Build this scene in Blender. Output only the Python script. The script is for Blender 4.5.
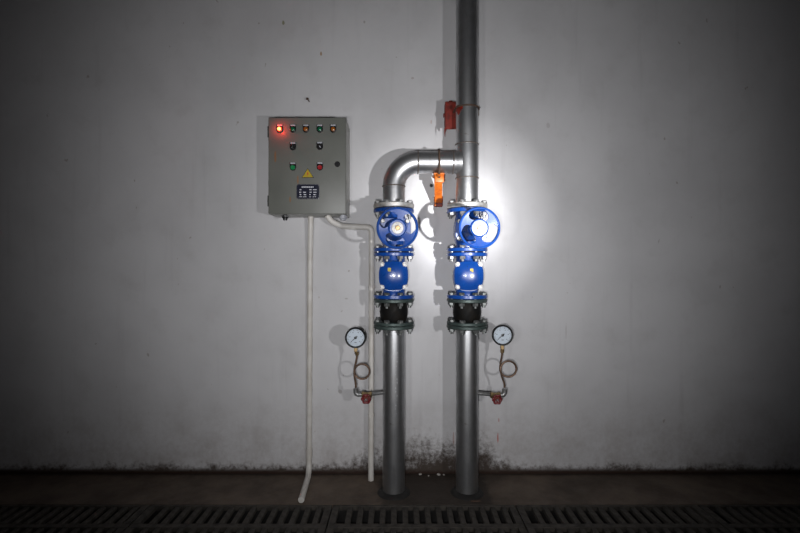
import bpy, bmesh, math, random
from mathutils import Vector, Matrix
random.seed(7)
PI = math.pi
scene = bpy.context.scene
for o in list(bpy.data.objects):
    bpy.data.objects.remove(o, do_unlink=True)
COL = scene.collection

# ------------------------------------------------------------------ camera
CAM_D, CAM_H = 2.6, 1.16          # metres from the wall, height above the floor
cd = bpy.data.cameras.new('camera')
cd.sensor_fit = 'HORIZONTAL'; cd.sensor_width = 36.0
cd.lens = 36.0 * (CAM_D / 0.0056) / 800.0
cam = bpy.data.objects.new('camera', cd); COL.objects.link(cam)
cam.location = (0, -CAM_D, CAM_H); cam.rotation_euler = (PI / 2, 0, 0)
scene.camera = cam

# ------------------------------------------------------------------ world, lights, exposure
w = bpy.data.worlds.new('world'); scene.world = w; w.use_nodes = True
w.node_tree.nodes['Background'].inputs[0].default_value = (0.8, 0.85, 1.0, 1)
w.node_tree.nodes['Background'].inputs[1].default_value = 0.012
vs = scene.view_settings
vs.view_transform = 'Standard'; vs.look = 'None'; vs.gamma = 1.0; vs.use_curve_mapping = False
vs.exposure = 0.0
try: scene.display_settings.display_device = 'sRGB'
except Exception: pass

def torch(name, loc, target, power, size_deg, blend, radius, color=(0.985, 0.98, 1.0)):
    l = bpy.data.lights.new(name, 'SPOT')
    l.energy = power; l.spot_size = math.radians(size_deg); l.spot_blend = blend
    l.shadow_soft_size = radius; l.color = color
    o = bpy.data.objects.new(name, l); COL.objects.link(o)
    o.location = loc
    o.rotation_euler = (Vector(target) - Vector(loc)).to_track_quat('-Z', 'Y').to_euler()
    return o
# torches: one held to the right of the photographer, one on the camera, a weak one to the left; each has a hot beam and spill
TA = (0.81, -2.6, 1.03); TB = (-0.42, -2.6, 1.05); TC = (-0.05, -2.62, 1.10)
AIM = (0.31, 0, 1.45)
torch('torch_core', TA, AIM, 270, 16, 1.0, 0.020)
torch('torch_beam', TA, AIM, 165, 27, 1.0, 0.020)
torch('torch_halo', TA, (0.25, 0, 1.40), 34, 50, 1.0, 0.022)
torch('torch_spill', TA, (0.0, 0, 1.33), 32, 105, 1.0, 0.022)
torch('camera_torch_beam', TC, AIM, 16, 26, 1.0, 0.03)
torch('camera_torch_spill', TC, (0.02, 0, 1.34), 84, 95, 1.0, 0.03)
torch('second_torch_spill', TB, (0.1, 0, 1.34), 18, 100, 1.0, 0.03)

# ------------------------------------------------------------------ materials
class NT:
    """tiny node-tree helper"""
    def __init__(s, m):
        s.t = m.node_tree; s.n = s.t.nodes; s.l = s.t.links
    def node(s, kind, **kw):
        nd = s.n.new(kind)
        for k, v in kw.items(): setattr(nd, k, v)
        return nd
    def put(s, sock, v):
        if isinstance(v, bpy.types.NodeSocket): s.l.new(v, sock)
        else: sock.default_value = v
    def math(s, op, a, b=0.0, clamp=False):
        nd = s.node('ShaderNodeMath', operation=op, use_clamp=clamp)
        s.put(nd.inputs[0], a); s.put(nd.inputs[1], b); return nd.outputs[0]
    def mix(s, fac, a, b, mode='MIX'):
        nd = s.node('ShaderNodeMix', data_type='RGBA', blend_type=mode)
        s.put(nd.inputs[0], fac)
        s.put(nd.inputs[6], a if isinstance(a, bpy.types.NodeSocket) else (*a, 1))
        s.put(nd.inputs[7], b if isinstance(b, bpy.types.NodeSocket) else (*b, 1))
        return nd.outputs[2]
    def noise(s, vec, scale, detail=4, rough=0.55):
        nd = s.node('ShaderNodeTexNoise'); s.l.new(vec, nd.inputs['Vector'])
        nd.inputs['Scale'].default_value = scale; nd.inputs['Detail'].default_value = detail
        nd.inputs['Roughness'].default_value = rough; return nd.outputs[0]
    def ramp(s, v, lo, hi, a=0.0, b=1.0):
        nd = s.node('ShaderNodeMapRange', interpolation_type='SMOOTHSTEP'); s.put(nd.inputs[0], v)
        s.put(nd.inputs[1], lo); s.put(nd.inputs[2], hi)
        nd.inputs[3].default_value = a; nd.inputs[4].default_value = b; return nd.outputs[0]
    def scaled(s, vec, sc, off=(0, 0, 0)):
        nd = s.node('ShaderNodeMapping'); s.l.new(vec, nd.inputs[0])
        nd.inputs['Scale'].default_value = sc; nd.inputs['Location'].default_value = off
        return nd.outputs[0]

def base_mat(name):
    m = bpy.data.materials.new(name); m.use_nodes = True
    return m, NT(m), m.node_tree.nodes['Principled BSDF']

def mat(name, col, rough=0.5, metal=0.0, col2=None, scale=30, amount=0.5, bump=0.0, bscale=80,
        coat=0.0, spec=0.5, emit=None, estr=0.0):
    m, t, p = base_mat(name)
    co = t.node('ShaderNodeTexCoord').outputs['Object']
    if col2 is None: col2 = tuple(c * 0.8 for c in col)
    n = t.noise(co, scale, 5)
    f = t.math('MULTIPLY', t.ramp(n, 0.38, 0.68), amount)
    t.l.new(t.mix(f, col, col2), p.inputs['Base Color'])
    p.inputs['Roughness'].default_value = rough
    r = t.ramp(t.noise(co, scale * 2.3, 3), 0.3, 0.7, rough * 0.88, min(1, rough * 1.15))
    t.l.new(r, p.inputs['Roughness'])
    p.inputs['Metallic'].default_value = metal
    p.inputs['Coat Weight'].default_value = coat; p.inputs['Coat Roughness'].default_value = 0.12
    p.inputs['Specular IOR Level'].default_value = spec
    if bump:
        b = t.node('ShaderNodeBump'); b.inputs['Strength'].default_value = bump; b.inputs['Distance'].default_value = 0.002
        t.l.new(t.noise(co, bscale, 4), b.inputs['Height']); t.l.new(b.outputs[0], p.inputs['Normal'])
    if emit:
        p.inputs['Emission Color'].default_value = (*emit, 1); p.inputs['Emission Strength'].default_value = estr
    return m

def wall_mat():
    m, t, p = base_mat('whitewashed_plaster')
    pos = t.node('ShaderNodeNewGeometry').outputs['Position']
    sep = t.node('ShaderNodeSeparateXYZ'); t.l.new(pos, sep.inputs[0])
    X, Z = sep.outputs[0], sep.outputs[2]
    big = t.noise(pos, 1.7, 5, 0.6); mid = t.noise(pos, 7, 5, 0.62); fine = t.noise(pos, 45, 4, 0.6)
    c = t.mix(t.ramp(big, 0.35, 0.7), (0.67, 0.665, 0.67), (0.60, 0.595, 0.60))
    c = t.mix(t.math('MULTIPLY', t.ramp(mid, 0.5, 0.75), 0.30), c, (0.50, 0.485, 0.48))
    streak = t.noise(t.scaled(pos, (9, 1, 0.6)), 1.6, 4, 0.6)
    c = t.mix(t.math('MULTIPLY', t.ramp(streak, 0.56, 0.8), 0.35), c, (0.47, 0.455, 0.46))
    # scattered flecks
    fl = t.ramp(t.noise(t.scaled(pos, (1, 1, 0.6)), 26, 2, 0.5), 0.735, 0.765)
    c = t.mix(t.math('MULTIPLY', fl, 0.55), c, (0.30, 0.25, 0.22))
    # small individual marks on the plaster: x, z, half width, half height, colour, strength
    for x, z, rx, rz, colr, a in (
            (-0.653, 2.525, .008, .014, (0.25, 0.24, 0.12), .8), (-0.442, 2.352, .006, .013, (0.36, 0.20, 0.07), .8),
            (0.548, 0.202, .004, .030, (0.55, 0.06, 0.04), .8), (0.553, 0.30, .004, .012, (0.5, 0.07, 0.05), .5),
            (0.93, 0.80, .003, .05, (0.35, 0.31, 0.3), .45), (0.83, 1.95, .012, .016, (0.45, 0.42, 0.42), .5),
            (0.07, 2.215, .009, .007, (0.42, 0.36, 0.34), .6), (-0.20, 2.53, .006, .009, (0.34, 0.3, 0.28), .6),
            (0.30, 0.195, .005, .04, (0.42, 0.18, 0.13), .5), (-0.30, 0.98, .010, .004, (0.35, 0.33, 0.3), .6),
            (-0.335, 0.46, .012, .012, (0.36, 0.33, 0.31), .5), (0.175, 1.97, .005, .012, (0.4, 0.2, 0.14), .4)):
        dx = t.math('DIVIDE', t.math('SUBTRACT', X, x), rx); dz = t.math('DIVIDE', t.math('SUBTRACT', Z, z), rz)
        d = t.math('ADD', t.math('MULTIPLY', dx, dx), t.math('MULTIPLY', dz, dz))
        d = t.math('ADD', d, t.math('MULTIPLY', t.math('SUBTRACT', fine, 0.5), 1.6))
        c = t.mix(t.math('MULTIPLY', t.ramp(d, 1.1, 0.5), a), c, colr)
    # splashed dirt along the foot of the wall (stronger round the two pipes)
    def near(x0, wd):
        q = t.math('DIVIDE', t.math('SUBTRACT', X, x0), wd)
        return t.math('POWER', 2.718, t.math('MULTIPLY', t.math('MULTIPLY', q, q), -1.0))
    pipes = t.math('ADD', near(0.40, 0.15), t.math('ADD', near(0.13, 0.16), t.math('MULTIPLY', near(-0.16, 0.10), 0.6)))
    nn = t.math('ADD', t.math('MULTIPLY', mid, 0.40), t.math('MULTIPLY', t.noise(pos, 34, 8, 0.75), 0.60))
    # grime haze low down and tide line
    gz = t.math('MULTIPLY', t.ramp(Z, 0.55, 0.0), t.ramp(nn, 0.35, 0.65))
    c = t.mix(t.math('MULTIPLY', gz, 0.42), c, (0.30, 0.25, 0.22))
    hgt = t.math('ADD', 0.042, t.math('MULTIPLY', pipes, 0.125))
    dirt = t.math('SUBTRACT', 1.0, t.math('DIVIDE', Z, t.math('MULTIPLY', hgt, 2.0)))
    dm = t.ramp(t.math('ADD', dirt, t.math('MULTIPLY', t.math('SUBTRACT', nn, 0.5), 2.6)), 0.25, 0.95)
    dm = t.math('MULTIPLY', dm, t.ramp(Z, 0.46, 0.16))
    c = t.mix(t.math('MULTIPLY', dm, 0.94), c, (0.040, 0.024, 0.014))
    tide = t.ramp(t.math('ADD', Z, t.math('MULTIPLY', t.math('SUBTRACT', nn, 0.5), 0.10)), 0.030, 0.004)
    c = t.mix(tide, c, (0.035, 0.018, 0.012))
    t.l.new(c, p.inputs['Base Color'])
    p.inputs['Roughness'].default_value = 0.62; p.inputs['Specular IOR Level'].default_value = 0.3
    b = t.node('ShaderNodeBump'); b.inputs['Strength'].default_value = 0.25; b.inputs['Distance'].default_value = 0.004
    h = t.math('ADD', t.math('MULTIPLY', mid, 1.0), t.math('MULTIPLY', fine, 0.25))
    t.l.new(h, b.inputs['Height']); t.l.new(b.outputs[0], p.inputs['Normal'])
    return m

def floor_mat():
    m, t, p = base_mat('stained_concrete')
    pos = t.node('ShaderNodeNewGeometry').outputs['Position']
    sep = t.node('ShaderNodeSeparateXYZ'); t.l.new(pos, sep.inputs[0])
    X, Y = sep.outputs[0], sep.outputs[1]
    n1 = t.noise(pos, 3.2, 6, 0.65); n2 = t.noise(pos, 24, 6, 0.7)
    c = t.mix(t.ramp(n1, 0.35, 0.7), (0.135, 0.098, 0.070), (0.065, 0.048, 0.036))
    c = t.mix(t.math('MULTIPLY', t.ramp(n2, 0.45, 0.7), 0.5), c, (0.085, 0.07, 0.06))
    # dark patch round the feet of the pipes, right edge cut off straight
    xn = t.math('ADD', X, t.math('MULTIPLY', t.math('SUBTRACT', n2, 0.5), 0.10))
    dark_patch = t.math('MULTIPLY', t.ramp(xn, -0.13, -0.07), t.ramp(xn, 0.475, 0.435))
    c = t.mix(t.math('MULTIPLY', dark_patch, 0.80), c, (0.030, 0.022, 0.017))
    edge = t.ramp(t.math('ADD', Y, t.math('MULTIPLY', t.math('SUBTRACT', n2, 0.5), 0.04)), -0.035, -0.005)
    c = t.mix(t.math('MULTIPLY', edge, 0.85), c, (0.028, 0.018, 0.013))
    t.l.new(c, p.inputs['Base Color'])
    t.l.new(t.ramp(n1, 0.3, 0.7, 0.55, 0.85), p.inputs['Roughness'])
    b = t.node('ShaderNodeBump'); b.inputs['Strength'].default_value = 0.6; b.inputs['Distance'].default_value = 0.006
    t.l.new(n2, b.inputs['Height']); t.l.new(b.outputs[0], p.inputs['Normal'])
    return m

def pipe_mat():
    m, t, p = base_mat('silver_painted_steel')
    co = t.node('ShaderNodeTexCoord').outputs['Object']
    n1 = t.noise(co, 9, 5, 0.6); n2 = t.noise(t.scaled(co, (60, 60, 5)), 1, 4, 0.6)
    c = t.mix(t.ramp(n1, 0.35, 0.7), (0.50, 0.51, 0.52), (0.37, 0.37, 0.37))
    c = t.mix(t.math('MULTIPLY', t.ramp(n2, 0.52, 0.75), 0.4), c, (0.26, 0.25, 0.24))
    spots = t.ramp(t.noise(co, 42, 3), 0.70, 0.74)
    c = t.mix(t.math('MULTIPLY', spots, 0.5), c, (0.16, 0.12, 0.10))
    t.l.new(c, p.inputs['Base Color']); p.inputs['Metallic'].default_value = 0.93
    t.l.new(t.ramp(n1, 0.3, 0.7, 0.32, 0.43), p.inputs['Roughness'])
    b = t.node('ShaderNodeBump'); b.inputs['Strength'].default_value = 0.12; b.inputs['Distance'].default_value = 0.002
    t.l.new(t.noise(co, 70, 4), b.inputs['Height']); t.l.new(b.outputs[0], p.inputs['Normal'])
    return m

def door_mat():
    m, t, p = base_mat('grey_enamel_door')
    co = t.node('ShaderNodeTexCoord').outputs['Object']
    sep = t.node('ShaderNodeSeparateXYZ'); t.l.new(co, sep.inputs[0]); X, Z = sep.outputs[0], sep.outputs[2]
    n = t.noise(co, 5, 4); f = t.noise(co, 60, 3)
    c = t.mix(t.ramp(n, 0.35, 0.7), (0.170, 0.175, 0.155), (0.145, 0.150, 0.132))
    c = t.mix(t.math('MULTIPLY', t.ramp(f, 0.6, 0.75), 0.3), c, (0.15, 0.145, 0.13))
    for x, z, rx, rz in ((-.163, .296, .006, .030), (-.046, .175, .005, .032), (-.086, .075, .005, .018)):   # rust drips
        dx = t.math('DIVIDE', t.math('SUBTRACT', X, x), rx); dz = t.math('DIVIDE', t.math('SUBTRACT', Z, z), rz)
        d = t.math('ADD', t.math('MULTIPLY', dx, dx), t.math('MULTIPLY', dz, dz))
        d = t.math('ADD', d, t.math('MULTIPLY', t.math('SUBTRACT', f, 0.5), 2.0))
        c = t.mix(t.math('MULTIPLY', t.ramp(d, 1.2, 0.3), 0.6), c, (0.30, 0.12, 0.02))
    t.l.new(c, p.inputs['Base Color']); p.inputs['Roughness'].default_value = 0.42
    return m

def glass_mat():
    m = bpy.data.materials.new('gauge_glass'); m.use_nodes = True; t = NT(m)
    t.n.remove(t.n['Principled BSDF'])
    tr = t.node('ShaderNodeBsdfTransparent'); gl = t.node('ShaderNodeBsdfGlossy'); gl.inputs['Roughness'].default_value = 0.05
    fr = t.node('ShaderNodeFresnel'); fr.inputs[0].default_value = 1.45
    mx = t.node('ShaderNodeMixShader'); t.l.new(fr.outputs[0], mx.inputs[0])
    t.l.new(tr.outputs[0], mx.inputs[1]); t.l.new(gl.outputs[0], mx.inputs[2])
    t.l.new(mx.outputs[0], t.n['Material Output'].inputs[0])
    return m

M = dict(
    wall=wall_mat(), floor=floor_mat(), pipe=pipe_mat(), door=door_mat(), glass=glass_mat(),
    ceiling=mat('grey_ceiling', (0.25, 0.25, 0.25), 0.8),
    blue=mat('blue_enamel', (0.006, 0.062, 0.31), 0.30, 0.0, (0.004, 0.042, 0.22), 14, 0.7, 0.15, 60, coat=0.4),
    zinc=mat('dull_zinc', (0.34, 0.345, 0.345), 0.45, 0.75, (0.14, 0.13, 0.115), 60, 0.6, 0.1),
    darkzinc=mat('darkened_zinc', (0.19, 0.20, 0.195), 0.48, 0.7, (0.08, 0.08, 0.075), 60, 0.6, 0.1),
    flange=mat('galvanised_flange', (0.60, 0.60, 0.58), 0.42, 0.55, (0.32, 0.27, 0.22), 45, 0.6, 0.2),
    greenflange=mat('grey_green_flange', (0.070, 0.098, 0.090), 0.48, 0.35, (0.035, 0.048, 0.045), 40, 0.6, 0.2),
    rubber=mat('black_rubber', (0.004, 0.004, 0.004), 0.65, 0.0, (0.012, 0.009, 0.006), 20, 0.6, 0.3, 90, spec=0.2),
    gasket=mat('dark_gasket', (0.010, 0.010, 0.012), 0.8),
    boxbody=mat('grey_enamel_body', (0.42, 0.42, 0.39), 0.45, 0.0, (0.36, 0.36, 0.33), 8, 0.6),
    black=mat('black_plastic', (0.012, 0.012, 0.013), 0.35),
    paper=mat('white_tag', (0.48, 0.49, 0.53), 0.5),
    print=mat('white_print', (0.70, 0.71, 0.76), 0.5),
    chrome=mat('bright_metal', (0.75, 0.75, 0.76), 0.22, 0.95, scale=50, amount=0.2),
    whitemetal=mat('pale_aluminium', (0.60, 0.59, 0.57), 0.5, 0.2, (0.35, 0.32, 0.30), 90, 0.7),
    lens_green=mat('green_lens', (0.005, 0.13, 0.055), 0.25, coat=0.4),
    lens_amber=mat('amber_lens', (0.34, 0.11, 0.015), 0.25, coat=0.4),
    lens_red=mat('lit_red_lens', (0.9, 0.08, 0.03), 0.3, emit=(1.0, 0.035, 0.015), estr=2.2),
    lamp_core=mat('glowing_filament', (1, 0.5, 0.1), 0.3, emit=(1.0, 0.50, 0.10), estr=3.5),
    cap_green=mat('green_button', (0.01, 0.26, 0.08), 0.35), cap_red=mat('red_button', (0.40, 0.015, 0.02), 0.35),
    yellow=mat('warning_yellow', (0.50, 0.37, 0.015), 0.5), orange_print=mat('print_red', (0.65, 0.10, 0.02), 0.5),
    plate=mat('navy_nameplate', (0.010, 0.012, 0.030), 0.3, coat=0.3),
    pvc=mat('cream_pvc', (0.70, 0.675, 0.63), 0.45, 0.0, (0.54, 0.50, 0.44), 12, 0.6),
    redpaint=mat('red_oxide_paint', (0.22, 0.016, 0.006), 0.5, 0.0, (0.06, 0.007, 0.004), 30, 0.8, 0.35),
    orangepaint=mat('orange_primer', (0.72, 0.19, 0.015), 0.42, 0.0, (0.42, 0.08, 0.01), 26, 0.75, 0.3),
    brass=mat('tarnished_brass', (0.34, 0.24, 0.12), 0.42, 0.75, (0.18, 0.12, 0.06), 50, 0.6),
    copper=mat('tarnished_copper', (0.20, 0.125, 0.085), 0.45, 0.7, (0.12, 0.085, 0.065), 50, 0.6),
    bezel=mat('black_gauge_case', (0.006, 0.006, 0.007), 0.5, spec=0.25),
    dial=mat('pale_dial', (0.50, 0.56, 0.62), 0.5, amount=0.1),
    redknob=mat('red_knob', (0.17, 0.008, 0.010), 0.45, 0.0, (0.07, 0.005, 0.006), 60, 0.6),
    grate=mat('grubby_cast_grating', (0.058, 0.050, 0.041), 0.75, 0.0, (0.020, 0.017, 0.014), 22, 0.8, 0.5, 70),
    trench=mat('blackened_trench', (0.012, 0.011, 0.010), 0.6),  # near-black lining colour stands in for the shade below the covers
    chip=mat('plaster_chip', (0.55, 0.52, 0.48), 0.8, bump=0.5),
    rustiron=mat('rusty_iron', (0.10, 0.06, 0.04), 0.7, 0.2), stencil=mat('white_stencil', (0.55, 0.56, 0.57), 0.6),
    weld=mat('weld_bead', (0.22, 0.20, 0.18), 0.5, 0.7, (0.12, 0.07, 0.05), 40, 0.7),
)

# ------------------------------------------------------------------ mesh helpers
def frame(axis):
    a = Vector(axis).normalized()
    ref = Vector((0, 0, 1)) if abs(a.z) < 0.9 else Vector((1, 0, 0))
    u = ref.cross(a).normalized(); v = a.cross(u)
    return u, v, a

def lathe(bm, prof, origin=(0, 0, 0), axis=(0, 0, 1), n=32, phase=0.0, cap=True):
    """profile of (radius, height) along axis"""
    u, v, a = frame(axis); o = Vector(origin); rings = []
    for r, h in prof:
        if r < 1e-6: rings.append([bm.verts.new(o + a * h)])
        else: rings.append([bm.verts.new(o + a * h + (u * math.cos(phase + 2 * PI * i / n) + v * math.sin(phase + 2 * PI * i / n)) * r) for i in range(n)])
    for A, B in zip(rings[:-1], rings[1:]):
        for i in range(n):
            j = (i + 1) % n
            if len(A) == 1 and len(B) == 1: continue
            if len(A) == 1: bm.faces.new((A[0], B[j], B[i]))
            elif len(B) == 1: bm.faces.new((A[i], A[j], B[0]))
            else: bm.faces.new((A[i], A[j], B[j], B[i]))
    if cap:
        if len(rings[0]) > 1: bm.faces.new(rings[0][::-1])
        if len(rings[-1]) > 1: bm.faces.new(rings[-1])

def cyl(bm, p0, p1, r, r2=None, n=24, phase=0.0):
    p0, p1 = Vector(p0), Vector(p1)
    lathe(bm, [(r, 0), (r if r2 is None else r2, (p1 - p0).length)], p0, p1 - p0, n, phase)

def ringcyl(bm, p0, axis, r_in, r_out, h, n=40, bev=0.002):
    """flat washer/flange: hollow disc with softened outer edges"""
    prof = [(r_in, 0), (r_out - bev, 0), (r_out, bev), (r_out, h - bev), (r_out - bev, h), (r_in, h), (r_in, 0)]
    lathe(bm, prof, p0, axis, n, cap=False)

def tube(bm, pts, r, n=12, closed=False):
    pts = [Vector(p) for p in pts]; N = len(pts); rings = []
    def tan(i):
        if closed: return (pts[(i + 1) % N] - pts[i - 1]).normalized()
        if i == 0: return (pts[1] - pts[0]).normalized()
        if i == N - 1: return (pts[-1] - pts[-2]).normalized()
        return (pts[i + 1] - pts[i - 1]).normalized()
    u, v, a = frame(tan(0))
    for i in range(N):
        tg = tan(i); u = (u - tg * u.dot(tg)).normalized(); v = tg.cross(u)
        rr = r[i] if isinstance(r, (list, tuple)) else r
        rings.append([bm.verts.new(pts[i] + (u * math.cos(2 * PI * k / n) + v * math.sin(2 * PI * k / n)) * rr) for k in range(n)])
    for i in range(N if closed else N - 1):
        A, B = rings[i], rings[(i + 1) % N]
        for k in range(n):
            j = (k + 1) % n; bm.faces.new((A[k], A[j], B[j], B[k]))
    if not closed: bm.faces.new(rings[0][::-1]); bm.faces.new(rings[-1])

def torus(bm, c, axis, R, r, n=48, m=10, a0=0.0):
    u, v, a = frame(axis)
    tube(bm, [Vector(c) + (u * math.cos(2 * PI * i / n) + v * math.sin(2 * PI * i / n)) * R for i in range(n)], r, m, True)

def box(bm, lo, hi, bev=0.0, seg=2):
    lo, hi = Vector(lo), Vector(hi)
    r = bmesh.ops.create_cube(bm, size=1.0); vs_ = r['verts']
    for v in vs_:
        v.co = Vector(((v.co.x + .5) * (hi.x - lo.x) + lo.x, (v.co.y + .5) * (hi.y - lo.y) + lo.y, (v.co.z + .5) * (hi.z - lo.z) + lo.z))
    if bev:
        es = list({e for v in vs_ for e in v.link_edges})
        bmesh.ops.bevel(bm, geom=es, offset=bev, segments=seg, profile=0.5, affect='EDGES')

def prism(bm, poly, y0, y1, bev=0.0):
    """polygon in x-z (counter-clockwise seen from -y), extruded from y0 (front) to y1 (back), front rim chamfered"""
    n = len(poly); c = Vector((sum(p[0] for p in poly) / n, sum(p[1] for p in poly) / n))
    def ring(y, s):
        out = []
        for p in poly:
            d = Vector(p) - c; L = d.length; q = c + d * ((L - s) / L if L > 1e-6 else 1)
            out.append(bm.verts.new((q.x, y, q.y)))
        return out
    rings = [ring(y0, bev), ring(y0 + bev, 0), ring(y1, 0)] if bev else [ring(y0, 0), ring(y1, 0)]
    bm.faces.new(rings[0])
    for A, B in zip(rings[:-1], rings[1:]):
        for i in range(n):
            j = (i + 1) % n; bm.faces.new((A[j], A[i], B[i], B[j]))
    bm.faces.new(rings[-1][::-1])

def rounded_rect(w_, h_, r, k=5, cx=0.0, cz=0.0):
    pts = []
    for sx, sz, a0 in ((1, 1, 0), (-1, 1, 90), (-1, -1, 180), (1, -1, 270)):
        for i in range(k + 1):
            a = math.radians(a0 + 90 * i / k)
            pts.append((cx + sx * (w_ / 2 - r) + r * math.cos(a), cz + sz * (h_ / 2 - r) + r * math.sin(a)))
    return pts

def arc(c, r, a0, a1, n, plane='xz', y=0.0):
    return [Vector((c[0] + r * math.cos(math.radians(a0 + (a1 - a0) * i / n)), y, c[1] + r * math.sin(math.radians(a0 + (a1 - a0) * i / n)))) for i in range(n + 1)]

MESH = {}
def obj(name, build, material, parent=None, loc=(0, 0, 0), rot=(0, 0, 0), key=None, sharp=32, label=None):
    """one mesh object; build(bm) makes the shape; key shares mesh data between alike pieces"""
    me = MESH.get(key) if key else None
    if me is None:
        bm = bmesh.new(); build(bm)
        bmesh.ops.recalc_face_normals(bm, faces=bm.faces)
        me = bpy.data.meshes.new(name); bm.to_mesh(me); bm.free()
        me.shade_smooth(); me.set_sharp_from_angle(angle=math.radians(sharp))
        me.materials.append(M[material])
        if key: MESH[key] = me
    o = bpy.data.objects.new(name, me); COL.objects.link(o)
    o.location = loc; o.rotation_euler = rot
    if parent: o.parent = parent
    if label: o['label'] = label
    return o

def tag(o, label, cat, group=None):
    o['label'] = label; o['category'] = cat
    if group: o['group'] = group
    return o

def thing(name, label, cat, loc=(0, 0, 0), rot=(0, 0, 0), group=None):
    o = bpy.data.objects.new(name, None); COL.objects.link(o)
    o.empty_display_size = 0.05; o.location = loc; o.rotation_euler = rot
    return tag(o, label, cat, group)

def struct(name, build, material, label, sharp=32):
    o = obj(name, build, material, sharp=sharp); o['kind'] = 'structure'; o['label'] = label
    return o

# ------------------------------------------------------------------ the room
struct('wall_back', lambda bm: box(bm, (-4, 0, -0.4), (4, 0.2, 3.2)), 'wall', 'whitewashed plaster wall with dirt splashed along its foot')
for sx_, nm_ in ((-1, 'wall_left'), (1, 'wall_right')):
    struct(nm_, lambda bm: box(bm, (min(sx_ * 4, sx_ * 4.2), -5.0, -0.4), (max(sx_ * 4, sx_ * 4.2), 0.2, 3.2)), 'wall', 'whitewashed plaster side wall far off to the ' + nm_[5:])
G0, G1 = 0.335, 0.735             # the drain trench, distances from the wall
def floor_build(bm):
    # floor in one piece with the trench cut out: ledge by the wall, then the room side
    box(bm, (-4, -G0, -0.4), (4, 0, 0)); box(bm, (-4, -5.0, -0.4), (4, -G1, 0))
struct('floor', floor_build, 'floor', 'stained brown concrete floor along the wall')
struct('ceiling', lambda bm: box(bm, (-4, -5.0, 3.2), (4, 0.2, 3.35)), 'ceiling', 'grey concrete ceiling')
def trench_build(bm):
    box(bm, (-4, -G1, -0.4), (4, -G0, -0.22))                                     # bottom
    box(bm, (-4, -G0 - 0.006, -0.22), (4, -G0, -0.0225)); box(bm, (-4, -G1, -0.22), (4, -G1 + 0.006, -0.0225))   # side liners added in black, shade of the slots put into the colour
struct('drain_trench', trench_build, 'trench', 'dark drain trench with blackened lining under the covers')

# drain covers
CW = 0.887; PITCH = 0.0535
def grate(x0, label):
    t = thing('drain_grate', label, 'drain grate', (x0, -G0, 0), group='drain covers in the trench along the wall')
    T = 0.022; Wd = G1 - G0; rows = ((0.020, 0.168), (0.202, 0.350))
    g = 0.003; e = 0.034
    def fr(bm):
        for a, b in ((g, rows[0][0]), (rows[0][1], rows[1][0]), (rows[1][1], Wd - g)):
            box(bm, (g, -b, -T), (CW - g, -a, 0.0), 0.002, 1)
        for a, b in ((g, e), (CW - e, CW - g)):
            for r0, r1 in rows: box(bm, (a, -r1, -T), (b, -r0, 0.0))
    obj('grate_frame', fr, 'grate', t, key='grate_frame')
    n = 15; p = (CW - 2 * e) / (n + 0.52)
    for r0, r1 in rows:
        for i in range(1, n + 1):
            x = e + p * i - 0.024 + 0.012
            obj('grate_bar', lambda bm: box(bm, (0, -(r1 - r0), -T), (p * 0.50, 0, -0.0015), 0.003, 1), 'grate', t, (x, -r0, 0), key='grate_bar')
XJ = -0.327
for k, lab in ((-2, 'slotted drain cover furthest left along the wall'), (-1, 'slotted drain cover below the control box and bent conduit'),
               (0, 'slotted drain cover in front of the two pipe feet'), (1, 'slotted drain cover just right of the right pipe foot'),
               (2, 'slotted drain cover furthest right along the wall')):
    grate(XJ + k * CW, lab)

# ------------------------------------------------------------------ pipework
PY = -0.215                       # pipe axes stand this far off the wall
XL, XR = -0.032, 0.344
PR = 0.057                        # pipe radius
FR = 0.104                        # flange radius
def bolts(parent, z0, z1, r=0.088, n=8, material='zinc', key=None, phase=PI / 8, only=None):
    """through bolts of a flange joint: head above z1, nut and thread end below z0"""
    H = z1 - z0
    def b(bm):
        lathe(bm, [(0.0135, 0), (0.0150, 0.002), (0.0150, 0.010), (0.0125, 0.013)], (0, 0, H), (0, 0, 1), 6)
        cyl(bm, (0, 0, H - 0.0005), (0, 0, H + 0.0025), 0.0165, n=14)
        cyl(bm, (0, 0, -0.026), (0, 0, H), 0.0078, n=10)
        lathe(bm, [(0.0125, -0.016), (0.0150, -0.0145), (0.0150, -0.001), (0.0125, 0)], (0, 0, 0), (0, 0, 1), 6)
    for i in range(n):
        a = phase + 2 * PI * i / n
        obj('bolt', b, material, parent, (r * math.cos(a), r * math.sin(a), z0), (0, 0, a), key=('bolt', round(H, 4), material))
def flange(name, material, parent, z0, z1, r=FR, ri=0.05, key=None, bev=0.003):
    return obj(name, lambda bm: ringcyl(bm, (0, 0, z0), (0, 0, 1), ri, r, z1 - z0, 48, bev), material, parent, key=key)
def bead(bm, c, axis, R=PR + 0.0005, r=0.0035):
    torus(bm, c, axis, R, r, 40, 6)

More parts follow.
